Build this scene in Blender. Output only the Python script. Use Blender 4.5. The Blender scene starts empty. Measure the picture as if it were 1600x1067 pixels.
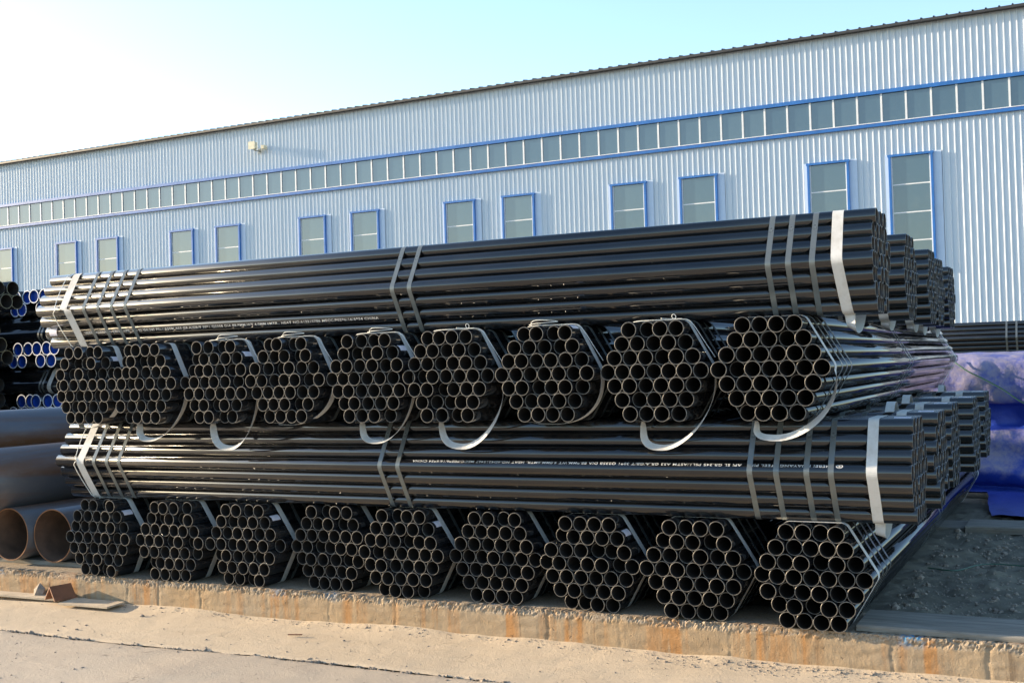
import bpy, bmesh, math, random
from mathutils import Vector, Matrix, noise

R = math.radians
random.seed(7)
scene = bpy.context.scene
COL = scene.collection

# ------------------------------------------------------------------ camera
cam_d = bpy.data.cameras.new('camera')
cam = bpy.data.objects.new('camera', cam_d)
COL.objects.link(cam)
cam_d.sensor_width = 36.0
cam_d.sensor_fit = 'HORIZONTAL'
cam_d.lens = 1830.64 / 1600.0 * 36.0
cam_d.clip_start = 0.05
cam_d.clip_end = 3000
yaw, pitch, roll = 0.4648, 0.0202, -0.0285
fw = Vector((-math.sin(yaw) * math.cos(pitch), math.cos(yaw) * math.cos(pitch), math.sin(pitch)))
rt = Vector((math.cos(yaw), math.sin(yaw), 0))
up = rt.cross(fw)
r2 = rt * math.cos(roll) + up * math.sin(roll)
u2 = up * math.cos(roll) - rt * math.sin(roll)
m3 = Matrix((r2, u2, -fw)).transposed()
cam.matrix_world = Matrix.Translation((0.8706, -5.8398, 1.4331)) @ m3.to_4x4()
scene.camera = cam

# ------------------------------------------------------------------ light
SUN_EL, SUN_AZ = 11.5, 7.5          # elevation; light travels +X turned this much to +Y
d = Vector((math.cos(R(SUN_EL)) * math.cos(R(SUN_AZ)), math.cos(R(SUN_EL)) * math.sin(R(SUN_AZ)), -math.sin(R(SUN_EL))))
world = bpy.data.worlds.new('World')
scene.world = world
world.use_nodes = True
wn = world.node_tree
sky = wn.nodes.new('ShaderNodeTexSky')
sky.sky_type = 'NISHITA'
sky.sun_disc = False
sky.sun_elevation = R(SUN_EL)
sky.sun_rotation = math.atan2(-d.x, -d.y)
sky.altitude = 0
sky.air_density = 1.0
sky.dust_density = 1.0
sky.ozone_density = 2.0
bg = wn.nodes['Background']
bg.inputs['Strength'].default_value = 0.15
wn.links.new(sky.outputs['Color'], bg.inputs['Color'])
sl = bpy.data.lights.new('sun', 'SUN')
sl.energy = 4.7
sl.angle = R(0.53)
sl.color = (1.0, 0.79, 0.54)
so = bpy.data.objects.new('sun', sl)
COL.objects.link(so)
so.rotation_euler = d.to_track_quat('-Z', 'Y').to_euler()
so.location = (-20, -5, 20)
scene.view_settings.view_transform = 'Standard'
scene.view_settings.look = 'None'
scene.view_settings.exposure = 1.68
scene.view_settings.gamma = 1.0
scene.view_settings.use_curve_mapping = False
scene.render.resolution_x, scene.render.resolution_y = 1024, 682


# ------------------------------------------------------------------ helpers
def mesh_obj(name, verts, faces, mats, parent=None, smooth=False, midx=None):
    me = bpy.data.meshes.new(name)
    me.from_pydata(verts, [], faces)
    if not isinstance(mats, (list, tuple)):
        mats = [mats]
    for m in mats:
        me.materials.append(m)
    if midx:
        me.polygons.foreach_set('material_index', midx)
    if smooth:
        me.polygons.foreach_set('use_smooth', [True] * len(me.polygons))
    me.update()
    o = bpy.data.objects.new(name, me)
    COL.objects.link(o)
    if parent:
        o.parent = parent
    return o


def link_copy(src, name, parent=None, loc=None, rot=None):
    o = bpy.data.objects.new(name, src.data)
    COL.objects.link(o)
    o.parent = parent
    if loc:
        o.location = loc
    if rot:
        o.rotation_euler = rot
    return o


def tag(o, label=None, cat=None, group=None, kind=None):
    if label: o['label'] = label
    if cat: o['category'] = cat
    if group: o['group'] = group
    if kind: o['kind'] = kind
    return o


def empty(name, loc=(0, 0, 0), rz=0.0):
    o = bpy.data.objects.new(name, None)
    o.empty_display_size = 0.1
    COL.objects.link(o)
    o.location = loc
    o.rotation_euler = (0, 0, rz)
    return o


class MB:
    def __init__(s):
        s.v, s.f, s.m = [], [], []

    def add(s, vs, fs, mi=0):
        b = len(s.v)
        s.v += [tuple(v) for v in vs]
        s.f += [tuple(b + i for i in f) for f in fs]
        s.m += [mi] * len(fs)

    def box(s, a, b, mi=0):
        x0, y0, z0 = a
        x1, y1, z1 = b
        s.add([(x0, y0, z0), (x1, y0, z0), (x1, y1, z0), (x0, y1, z0), (x0, y0, z1), (x1, y0, z1), (x1, y1, z1), (x0, y1, z1)],
              [(0, 3, 2, 1), (4, 5, 6, 7), (0, 1, 5, 4), (1, 2, 6, 5), (2, 3, 7, 6), (3, 0, 4, 7)], mi)

    def tube(s, pts, rad, n=6, mi=0, closed=False):
        pts = [Vector(p) for p in pts]
        N = len(pts)
        vs = []
        prev = None
        for i in range(N):
            if closed:
                t = pts[(i + 1) % N] - pts[i - 1]
            else:
                t = pts[min(i + 1, N - 1)] - pts[max(i - 1, 0)]
            t.normalize()
            if prev is None:
                a = t.orthogonal().normalized()
            else:
                a = (prev - t * prev.dot(t))
                if a.length < 1e-6:
                    a = t.orthogonal()
                a.normalize()
            prev = a
            b = t.cross(a)
            for k in range(n):
                an = 2 * math.pi * k / n
                vs.append(pts[i] + (a * math.cos(an) + b * math.sin(an)) * rad)
        fs = []
        for i in range(N if closed else N - 1):
            j = (i + 1) % N
            for k in range(n):
                l = (k + 1) % n
                fs.append((i * n + k, i * n + l, j * n + l, j * n + k))
        if not closed:
            fs.append(tuple(range(n))[::-1])
            fs.append(tuple((N - 1) * n + k for k in range(n)))
        s.add(vs, fs, mi)

    def obj(s, name, mats, parent=None, smooth=False):
        return mesh_obj(name, s.v, s.f, mats, parent, smooth, s.m)


def bez(p0, p1, p2, p3, n):
    out = []
    for i in range(n + 1):
        t = i / n
        a = (1 - t) ** 3; b = 3 * t * (1 - t) ** 2; c = 3 * t * t * (1 - t); e = t ** 3
        out.append(tuple(a * p0[k] + b * p1[k] + c * p2[k] + e * p3[k] for k in range(len(p0))))
    return out


def catmull(P, n=6):
    out = []
    P = [Vector(p) for p in P]
    for i in range(len(P) - 1):
        p0 = P[max(i - 1, 0)]; p1 = P[i]; p2 = P[i + 1]; p3 = P[min(i + 2, len(P) - 1)]
        for k in range(n):
            t = k / n
            out.append(0.5 * ((2 * p1) + (p2 - p0) * t + (2 * p0 - 5 * p1 + 4 * p2 - p3) * t * t + (3 * p1 - p0 - 3 * p2 + p3) * t ** 3))
    out.append(P[-1])
    return out


def fbm(x, y, z=0.0, o=4):
    return noise.fractal(Vector((x, y, z)), 1.0, 2.0, o)


# ------------------------------------------------------------------ materials
class NT:
    """small node-tree helper"""
    def __init__(s, name):
        s.mat = bpy.data.materials.new(name)
        s.mat.use_nodes = True
        s.t = s.mat.node_tree
        s.b = s.t.nodes['Principled BSDF']
        s.tc = s.t.nodes.new('ShaderNodeTexCoord')

    def n(s, ty, **kw):
        nd = s.t.nodes.new(ty)
        for k, v in kw.items():
            setattr(nd, k, v)
        return nd

    def l(s, a, b):
        s.t.links.new(a, b)

    def coord(s, scale=(1, 1, 1), kind='Object', loc=(0, 0, 0)):
        mp = s.n('ShaderNodeMapping')
        mp.inputs['Scale'].default_value = scale
        mp.inputs['Location'].default_value = loc
        s.l(s.tc.outputs[kind], mp.inputs['Vector'])
        return mp.outputs['Vector']

    def noise(s, vec, scale, detail=4, rough=0.55, dist=0.0):
        nd = s.n('ShaderNodeTexNoise')
        nd.inputs['Scale'].default_value = scale
        nd.inputs['Detail'].default_value = detail
        nd.inputs['Roughness'].default_value = rough
        nd.inputs['Distortion'].default_value = dist
        s.l(vec, nd.inputs['Vector'])
        return nd.outputs['Fac']

    def ramp(s, fac, stops, interp='LINEAR'):
        nd = s.n('ShaderNodeValToRGB')
        nd.color_ramp.interpolation = interp
        el = nd.color_ramp.elements
        while len(el) < len(stops):
            el.new(0.5)
        for e, (p, c) in zip(el, stops):
            e.position = p
            e.color = c if len(c) == 4 else (*c, 1)
        s.l(fac, nd.inputs['Fac'])
        return nd.outputs['Color']

    def g(s, fac, a, b):
        """grey ramp, smooth step between positions a and b"""
        nd = s.n('ShaderNodeMapRange')
        nd.inputs['From Min'].default_value = a
        nd.inputs['From Max'].default_value = b
        nd.clamp = True
        s.l(fac, nd.inputs['Value'])
        return nd.outputs['Result']

    def mix(s, fac, a, b, mode='MIX'):
        nd = s.n('ShaderNodeMix')
        nd.data_type = 'RGBA'
        nd.blend_type = mode
        for i, v in ((6, a), (7, b)):
            if hasattr(v, 'is_linked'):
                s.l(v, nd.inputs[i])
            else:
                nd.inputs[i].default_value = (*v, 1) if len(v) == 3 else v
        if hasattr(fac, 'is_linked'):
            s.l(fac, nd.inputs[0])
        else:
            nd.inputs[0].default_value = fac
        return nd.outputs[2]

    def math(s, op, a, b=None, clamp=False):
        nd = s.n('ShaderNodeMath', operation=op)
        nd.use_clamp = clamp
        for i, v in enumerate((a, b)):
            if v is None: continue
            if hasattr(v, 'is_linked'):
                s.l(v, nd.inputs[i])
            else:
                nd.inputs[i].default_value = v
        return nd.outputs[0]

    def sep(s, vec):
        nd = s.n('ShaderNodeSeparateXYZ')
        s.l(vec, nd.inputs[0])
        return nd.outputs

    def bump(s, h, strength=0.3, dist=0.01):
        nd = s.n('ShaderNodeBump')
        nd.inputs['Strength'].default_value = strength
        nd.inputs['Distance'].default_value = dist
        s.l(h, nd.inputs['Height'])
        s.l(nd.outputs['Normal'], s.b.inputs['Normal'])

    def set(s, **kw):
        names = dict(col='Base Color', rough='Roughness', metal='Metallic', spec='Specular IOR Level', ior='IOR', coat='Coat Weight', coatr='Coat Roughness', trans='Transmission Weight')
        for k, v in kw.items():
            inp = s.b.inputs[names[k]]
            if hasattr(v, 'is_linked'):
                s.l(v, inp)
            elif isinstance(v, tuple):
                inp.default_value = (*v, 1)
            else:
                inp.default_value = v
        return s


def mat_pipe():
    n = NT('black_lacquer')
    oi = n.n('ShaderNodeObjectInfo')
    vec = n.n('ShaderNodeVectorMath', operation='ADD')
    n.l(n.tc.outputs['Object'], vec.inputs[0])
    sc = n.n('ShaderNodeVectorMath', operation='SCALE')
    cmb = n.n('ShaderNodeCombineXYZ')
    for i in range(3):
        n.l(oi.outputs['Random'], cmb.inputs[i])
    n.l(cmb.outputs[0], sc.inputs[0])
    sc.inputs['Scale'].default_value = 40.0
    n.l(sc.outputs[0], vec.inputs[1])
    mp = n.n('ShaderNodeMapping')
    mp.inputs['Scale'].default_value = (1, 0.25, 1)
    n.l(vec.outputs[0], mp.inputs['Vector'])
    v = mp.outputs['Vector']
    dust = n.noise(v, 9, 5, 0.6)
    fine = n.noise(v, 160, 3, 0.6)
    dk = n.g(dust, 0.45, 0.75)
    col = n.mix(dk, (0.006, 0.0065, 0.008), (0.020, 0.019, 0.018))
    specks = n.g(n.noise(vec.outputs[0], 70, 2, 0.5), 0.77, 0.80)
    col = n.mix(n.math('MULTIPLY', specks, 0.35), col, (0.25, 0.21, 0.17))
    n.set(col=col, rough=n.math('ADD', n.math('MULTIPLY', dk, 0.08), n.math('ADD', n.math('MULTIPLY', fine, 0.04), 0.035)), spec=0.5, ior=1.72)
    h = n.math('ADD', n.noise(v, 14, 2), n.math('MULTIPLY', fine, 0.06))
    n.bump(h, 0.07, 0.004)
    return n.mat


def mat_simple(name, col, rough=0.5, metal=0.0, var=0.15, scale=20.0, bump=0.0, bscale=80.0, spec=0.5):
    n = NT(name)
    v = n.coord()
    f = n.noise(v, scale, 5, 0.6)
    dark = tuple(c * (1 - var) for c in col)
    light = tuple(min(1, c * (1 + var)) for c in col)
    n.set(col=n.mix(n.g(f, 0.3, 0.7), dark, light), rough=n.math('ADD', n.math('MULTIPLY', f, 0.2), rough - 0.1), metal=metal, spec=spec)
    if bump:
        n.bump(n.noise(v, bscale, 4), bump, 0.004)
    return n.mat


def mat_webbing():
    n = NT('white_webbing')
    v = n.coord()
    dirt = n.noise(v, 7, 6, 0.65)
    fine = n.noise(v, 60, 3, 0.6)
    col = n.mix(n.g(dirt, 0.48, 0.8), (0.60, 0.595, 0.57), (0.36, 0.33, 0.28))
    col = n.mix(n.math('MULTIPLY', n.g(fine, 0.5, 0.8), 0.3), col, (0.5, 0.47, 0.42))
    w = n.n('ShaderNodeTexWave', wave_type='BANDS', bands_direction='Z')
    w.inputs['Scale'].default_value = 90
    w.inputs['Distortion'].default_value = 0.4
    n.l(v, w.inputs['Vector'])
    n.set(col=col, rough=0.75, spec=0.25)
    n.bump(n.math('ADD', n.math('MULTIPLY', w.outputs['Fac'], 0.5), fine), 0.5, 0.002)
    return n.mat


def mat_rust_pipe():
    n = NT('mill_scale_steel')
    v = n.coord((1, 0.3, 1))
    a = n.noise(n.coord((1, 0.08, 1)), 3.4, 6, 0.62, 0.4)
    b = n.noise(v, 30, 4, 0.6)
    col = n.mix(n.g(a, 0.50, 0.70), (0.125, 0.13, 0.145), (0.17, 0.08, 0.035))
    col = n.mix(n.math('MULTIPLY', n.g(b, 0.5, 0.8), 0.5), col, (0.19, 0.165, 0.15))
    n.set(col=col, rough=n.math('ADD', n.math('MULTIPLY', b, 0.22), 0.26), metal=0.3)
    n.bump(b, 0.15, 0.004)
    return n.mat


def mat_rust_edge():
    n = NT('orange_rust')
    v = n.coord()
    a = n.noise(v, 12, 5, 0.6)
    n.set(col=n.mix(n.g(a, 0.3, 0.7), (0.14, 0.062, 0.028), (0.30, 0.14, 0.06)), rough=0.8)
    n.bump(n.noise(v, 60, 4), 0.3, 0.003)
    return n.mat


def mat_kerb():
    n = NT('stained_concrete')
    v = n.coord()
    x, y, z = n.sep(n.tc.outputs['Object'])
    big = n.noise(v, 1.3, 5, 0.6)
    mid = n.noise(v, 7, 6, 0.65)
    fine = n.noise(v, 45, 5, 0.65)
    sv = n.coord((1, 1, 0.07))
    st1 = n.noise(sv, 3.6, 4, 0.6)
    st2 = n.noise(sv, 15, 4, 0.6)
    col = n.mix(n.g(mid, 0.3, 0.7), (0.25, 0.195, 0.135), (0.36, 0.29, 0.205))
    col = n.mix(n.g(big, 0.35, 0.7), col, (0.35, 0.245, 0.14))
    face = n.g(y, 0.47, 0.42)
    run = n.math('MULTIPLY', n.math('MULTIPLY', n.g(st1, 0.44, 0.58), n.g(st2, 0.42, 0.56)), face)
    col = n.mix(n.math('MULTIPLY', run, 0.75), col, (0.38, 0.175, 0.05))
    dk = n.math('MULTIPLY', n.g(n.noise(sv, 17, 3, 0.6), 0.64, 0.72), face)
    col = n.mix(n.math('MULTIPLY', dk, 0.7), col, (0.13, 0.095, 0.065))
    # chipped rim shows grey aggregate
    rim = n.math('MULTIPLY', n.g(n.math('ADD', z, n.math('MULTIPLY', mid, 0.10)), 0.0, 0.022), n.g(fine, 0.36, 0.5))
    col = n.mix(n.math('MULTIPLY', rim, 0.6), col, n.mix(n.g(n.noise(v, 80, 3), 0.4, 0.6), (0.16, 0.14, 0.115), (0.36, 0.32, 0.27)))
    # spilled blue paint near the rim
    bl = n.math('MULTIPLY', n.math('MULTIPLY', n.g(n.noise(n.coord(loc=(3.1, 0, 0)), 1.7, 2, 0.5), 0.62, 0.66), n.g(fine, 0.42, 0.56)), n.g(z, -0.07, -0.01))
    col = n.mix(bl, col, (0.06, 0.20, 0.36))
    pits = n.g(n.noise(v, 38, 2, 0.5), 0.70, 0.76)
    col = n.mix(n.math('MULTIPLY', pits, 0.55), col, (0.10, 0.08, 0.06))
    n.set(col=col, rough=0.9, spec=0.25)
    vb = n.noise(n.coord((1, 1, 0.12)), 22, 4, 0.6)
    hh = n.math('ADD', n.math('MULTIPLY', vb, 0.7), n.math('SUBTRACT', n.math('MULTIPLY', n.noise(v, 95, 6, 0.75), 1.1), n.math('MULTIPLY', pits, 0.8)))
    n.bump(hh, 0.6, 0.008)
    return n.mat


def mat_ground(name, c1, c2, c3, stain=0.5):
    n = NT(name)
    v = n.coord()
    big = n.noise(v, 0.55, 6, 0.6, 0.4)
    mid = n.noise(n.coord((0.5, 1, 1)), 4.5, 6, 0.65, 0.5)
    fine = n.noise(v, 55, 5, 0.7)
    grit = n.noise(v, 240, 3, 0.7)
    col = n.mix(n.g(big, 0.35, 0.65), c1, c2)
    col = n.mix(n.math('MULTIPLY', n.g(mid, 0.45, 0.75), stain), col, c3)
    col = n.mix(n.math('MULTIPLY', n.g(fine, 0.3, 0.7), 0.25), col, tuple(c * 0.8 for c in c1))
    dots = n.g(n.noise(v, 26, 2, 0.5), 0.76, 0.80)
    col = n.mix(n.math('MULTIPLY', dots, 0.6), col, (0.10, 0.08, 0.06))
    # hairline cracks and scratches
    vo = n.n('ShaderNodeTexVoronoi', feature='DISTANCE_TO_EDGE')
    vo.inputs['Scale'].default_value = 0.9
    wv = n.n('ShaderNodeVectorMath', operation='ADD')
    nz = n.n('ShaderNodeTexNoise')
    nz.inputs['Scale'].default_value = 3.0
    n.l(v, nz.inputs['Vector'])
    n.l(v, wv.inputs[0]); n.l(nz.outputs['Color'], wv.inputs[1])
    n.l(wv.outputs[0], vo.inputs['Vector'])
    cr = n.math('MULTIPLY', n.g(vo.outputs['Distance'], 0.006, 0.001), n.g(mid, 0.5, 0.6))
    col = n.mix(n.math('MULTIPLY', cr, 0.6), col, (0.12, 0.10, 0.08))
    n.set(col=col, rough=0.92, spec=0.2)
    n.bump(n.math('ADD', n.math('MULTIPLY', fine, 0.6), n.math('ADD', n.math('MULTIPLY', grit, 0.25), mid)), 0.6, 0.012)
    return n.mat


def mat_wall():
    n = NT('pale_blue_cladding')
    v = n.coord()
    a = n.noise(n.coord((1, 1, 0.15)), 1.2, 5, 0.6)
    b = n.noise(v, 9, 4, 0.6)
    col = n.mix(n.g(a, 0.3, 0.7), (0.50, 0.575, 0.65), (0.58, 0.645, 0.705))
    col = n.mix(n.math('MULTIPLY', n.g(b, 0.5, 0.8), 0.2), col, (0.46, 0.50, 0.55))
    n.set(col=col, rough=0.42, spec=0.5)
    n.bump(n.noise(n.coord((1, 1, 0.3)), 2.2, 2), 0.12, 0.05)
    return n.mat


def mat_glass(name):
    n = NT(name)
    v = n.coord()
    oi = n.n('ShaderNodeObjectInfo')
    a = n.noise(v, 1.7, 3)
    col = n.mix(oi.outputs['Random'], (0.026, 0.058, 0.085), (0.045, 0.08, 0.105))
    col = n.mix(n.math('MULTIPLY', n.g(a, 0.5, 0.8), 0.35), col, (0.085, 0.105, 0.115))
    n.set(col=col, rough=0.04, ior=2.1)
    n.bump(a, 0.03, 0.05)
    return n.mat


def mat_tarp():
    n = NT('dusty_blue_tarpaulin')
    v = n.coord()
    x, y, z = n.sep(n.tc.outputs['Object'])
    a = n.noise(v, 2.6, 6, 0.65, 0.5)
    b = n.noise(v, 14, 5, 0.65)
    zz = n.math('ADD', z, n.math('MULTIPLY', n.math('SUBTRACT', a, 0.5), 0.05))
    up_ = n.g(zz, 0.895, 0.91)
    lo = n.math('MULTIPLY', n.g(zz, 0.645, 0.63), n.g(n.math('ADD', zz, n.math('MULTIPLY', n.math('SUBTRACT', a, 0.5), 0.5)), 0.16, 0.30))
    mask = n.math('MAXIMUM', up_, lo)
    dustn = n.g(n.math('ADD', n.math('MULTIPLY', a, 0.75), n.math('MULTIPLY', b, 0.35)), 0.36, 0.60)
    dust = n.math('MULTIPLY', mask, dustn)
    blue = n.mix(b, (0.012, 0.035, 0.27), (0.02, 0.055, 0.36))
    dc = n.mix(n.g(b, 0.3, 0.7), (0.17, 0.185, 0.36), (0.34, 0.295, 0.31))
    tail = n.g(z, 0.06, 0.02)
    blue = n.mix(n.math('MULTIPLY', tail, 0.4), blue, (0.10, 0.14, 0.33))
    n.set(col=n.mix(n.math('MULTIPLY', dust, 0.85), blue, dc), rough=n.math('ADD', n.math('MULTIPLY', dust, 0.3), 0.45), spec=0.35)
    n.bump(n.math('ADD', b, n.math('MULTIPLY', a, 2.0)), 0.35, 0.02)
    return n.mat


def mat_timber():
    n = NT('weathered_timber')
    v = n.coord((0.12, 1, 1))
    a = n.noise(v, 24, 6, 0.65, 0.8)
    b = n.noise(n.coord((0.3, 1, 1)), 4, 4, 0.6)
    col = n.mix(n.g(a, 0.3, 0.7), (0.13, 0.12, 0.10), (0.28, 0.26, 0.225))
    col = n.mix(n.math('MULTIPLY', n.g(b, 0.55, 0.7), 0.5), col, (0.27, 0.21, 0.16))
    n.set(col=col, rough=0.85, spec=0.2)
    n.bump(a, 0.5, 0.006)
    return n.mat


M = dict(
    pipe=mat_pipe(),
    rim=mat_simple('cut_steel_rim', (0.155, 0.145, 0.13), 0.45, 0.4, 0.4, 60),
    bore=mat_simple('dark_bore', (0.018, 0.015, 0.013), 0.55, 0.0, 0.3, 10),
    strap=mat_simple('steel_strapping', (0.16, 0.18, 0.18), 0.30, 0.45, 0.10, 12),
    web=mat_webbing(),
    cord=mat_simple('white_cord', (0.70, 0.70, 0.66), 0.7, 0, 0.15, 80),
    paper=mat_simple('paper_label', (0.72, 0.68, 0.74), 0.6, 0, 0.06, 30),
    ink=mat_simple('white_stencil_paint', (0.66, 0.65, 0.62), 0.6, 0, 0.25, 200),
    rust=mat_rust_pipe(), rust_edge=mat_rust_edge(),
    rust_bore=mat_simple('rusty_bore', (0.095, 0.055, 0.035), 0.8, 0, 0.4, 6, 0.2, 40),
    kerb=mat_kerb(),
    apron=mat_ground('sandy_concrete', (0.50, 0.405, 0.29), (0.56, 0.46, 0.335), (0.44, 0.345, 0.24), 0.5),
    slab=mat_ground('worn_grey_concrete', (0.41, 0.345, 0.27), (0.48, 0.405, 0.315), (0.35, 0.295, 0.235), 0.6),
    dirt=mat_ground('dark_dirt', (0.145, 0.132, 0.10), (0.205, 0.185, 0.14), (0.08, 0.072, 0.055), 0.9),
    wall=mat_wall(), flash=mat_simple('pale_flashing', (0.50, 0.60, 0.74), 0.4, 0, 0.05, 2),
    blue=mat_simple('blue_trim', (0.022, 0.135, 0.42), 0.4, 0, 0.15, 3),
    white=mat_simple('white_mullion', (0.72, 0.73, 0.74), 0.45, 0, 0.06, 4),
    glass=mat_glass('grey_window_glass'),
    roof=mat_simple('dark_roof_sheet', (0.045, 0.043, 0.042), 0.5, 0.1, 0.2, 4),
    tarp=mat_tarp(), timber=mat_timber(),
    capb=mat_simple('blue_plastic_cap', (0.006, 0.05, 0.33), 0.4, 0, 0.2, 12),
    caprim=mat_simple('pale_pipe_edge', (0.75, 0.78, 0.85), 0.5, 0, 0.1, 40),
    stone=mat_simple('grey_rubble', (0.24, 0.20, 0.16), 0.9, 0, 0.4, 30, 0.4),
    brown=mat_simple('brown_painted_angle', (0.20, 0.085, 0.045), 0.6, 0.1, 0.25, 15),
    board=mat_simple('sandy_board', (0.44, 0.36, 0.26), 0.9, 0, 0.2, 14, 0.4),
    hill=mat_simple('hazy_hill', (0.15, 0.17, 0.18), 0.95, 0, 0.3, 0.05),
    lamp=mat_simple('cream_lamp_body', (0.55, 0.53, 0.40), 0.5, 0, 0.1, 8),
    wire=mat_simple('green_wire', (0.03, 0.09, 0.06), 0.5, 0, 0.1, 8),
)

# ------------------------------------------------------------------ ground
GZ = -0.2          # lower yard
KY = 0.385         # kerb face


def joint_y(x):
    return -0.435 + 0.012 * x * 0.4 + 0.03 * fbm(x * 0.5, 3.3)


def axis_samples(a, b, fine_a, fine_b, df, nc=14):
    L = [fine_a + (fine_b - fine_a) * i / int((fine_b - fine_a) / df) for i in range(int((fine_b - fine_a) / df) + 1)]
    lo = [fine_a - (fine_a - a) * (i / nc) ** 2.2 for i in range(nc, 0, -1)]
    hi = [fine_b + (b - fine_b) * (i / nc) ** 2.2 for i in range(1, nc + 1)]
    return lo + L + hi


def grid(name, xs, rows, fn, mat, smooth=True):
    """rows: parameters; fn(x, row) -> point"""
    vs, fs = [], []
    nx = len(xs)
    for r in rows:
        for x in xs:
            vs.append(fn(x, r))
    for j in range(len(rows) - 1):
        for i in range(nx - 1):
            fs.append((j * nx + i, j * nx + i + 1, (j + 1) * nx + i + 1, (j + 1) * nx + i))
    return mesh_obj(name, vs, fs, mat, None, smooth)


XS = axis_samples(-400, 300, -7.5, 1.6, 0.022)


def apron_pt(x, t):
    y0 = joint_y(x) + 0.010 * abs(fbm(x * 14, 1.0)) + 0.012 * max(0, fbm(x * 5, 9.0))
    y = y0 + (KY + 0.02 - y0) * t
    dk = KY - y
    bank = 0.028 * math.exp(-max(dk, 0) / 0.10) * (0.35 + max(0, fbm(x * 1.1, 7.0) + 0.4))
    z = GZ + 0.004 * fbm(x * 1.4, y * 1.4, 1.0) + bank + 0.0015 * fbm(x * 9, y * 9)
    if t == 0:
        z -= 0.006
    return (x, y, z)


apron = grid('pavement', XS, [0, 0.02] + [0.06 + 0.94 * i / 22 for i in range(23)], apron_pt, M['apron'])
tag(apron, kind='structure')


def slab_pt(x, t):
    y0 = joint_y(x) - 0.016 - 0.022 * max(0, fbm(x * 7, 21.0) + 0.1) + 0.030 * max(0, fbm(x * 5.3, 33.0) - 0.05)
    y = y0 - t
    z = GZ - 0.002 + 0.006 * fbm(x * 1.5, y * 1.5, 4.0) * min(1, 6 / (1 + t)) - (0.006 if t == 0 else 0)
    return (x, y, z)


slab = grid('ground', XS, [0, 0.015] + [0.06 * i for i in range(1, 40)] + [3, 4, 6, 9, 14, 25, 60, 150, 400, 900], slab_pt, M['slab'])
# reversed winding keeps normals up
slab.data.flip_normals()
tag(slab, kind='structure')
fill = mesh_obj('joint_bed', [(-60, -0.60, GZ - 0.03), (40, -0.60, GZ - 0.03), (40, -0.25, GZ - 0.03), (-60, -0.25, GZ - 0.03)], [(0, 1, 2, 3)], M['dirt'])
tag(fill, kind='structure')

# kerb wall with chipped rim; cross-section rows from foot to top back
SEAMS = [-6.2, -5.36, -5.07, -4.70, -4.12, -3.62, -3.12, -2.07, -1.62, -0.98, -0.13, 0.33]


def kerb_pt(x, row):
    k, s = row
    ch = max(0.0, fbm(x * 2.1, 5.0, 2.0) * 0.7 + fbm(x * 23, 8.0, s * 9) * 0.9 + noise.noise(Vector((x * 91, 3.0, s * 31))) * 0.9 + 0.15)
    ch = min(ch, 1.1)
    vis = 1.0 if -8 < x < 2 else 0.0
    seam = max([math.exp(-((x - c - 0.012 * fbm(s * 2.5, c)) / (0.004 + 0.003 * (i % 3))) ** 2) * (0.25 + 0.5 * (i % 4) / 3) for i, c in enumerate(SEAMS)]) * vis
    rough = 0.0035 * fbm(x * 11, s * 30, 3.0) + 0.004 * fbm(x * 2.2, s * 5.0, 6.0)
    if k == 0:      # face: s = z fraction, 0 foot .. 1 rim
        z = GZ - 0.05 + (0.05 - GZ) * s
        cut = max(0.0, (z + 0.055) / 0.055) * ch
        y = KY + rough + 0.006 * seam + 0.020 * cut * vis
        return (x, y, min(z, -0.0005) - 0.012 * cut * ch * vis * (1 if s > 0.99 else 0.3))
    y = KY + 0.036 + s * 0.55
    dip = ch * 0.012 * max(0, 1 - s * 9) * vis
    return (x, y, -0.0005 - dip - 0.002 * abs(fbm(x * 8, y * 8)) - (0.0 if s < 0.98 else 0.02))


XK = axis_samples(-200, 150, -7.2, 1.3, 0.0085, 10)
rows = [(0, i / 20) for i in range(21)] + [(1, s) for s in (0.02, 0.06, 0.12, 0.25, 0.5, 0.85, 1.0)]
kerb = grid('kerb', XK, rows, kerb_pt, M['kerb'], False)
kerb.data.polygons.foreach_set('use_smooth', [(p.center.z < -0.055 or p.center.y > KY + 0.08) for p in kerb.data.polygons])
tag(kerb, kind='structure')


def yard_pt(x, y):
    near = math.exp(-((x - 0.5) / 2.0) ** 2) * (1 if y < 7 else 0.3)
    z = -0.022 + near * (0.022 * fbm(x * 3, y * 3, 2.0) + 0.030 * max(0, fbm(x * 7, y * 7)) + 0.014 * fbm(x * 18, y * 18) - 0.012)
    if y < 0.95: z = min(z, -0.02)
    return (x, y, min(z, 0.02) if x > -0.12 else min(z, -0.004))


YR = [0.90 + 0.028 * i for i in range(170)] + [6, 7, 8, 10, 13, 18, 25, 40, 80, 200, 600]
yard = grid('yard', axis_samples(-400, 300, -0.9, 1.7, 0.028), YR, yard_pt, M['dirt'])
tag(yard, kind='structure')

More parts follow.
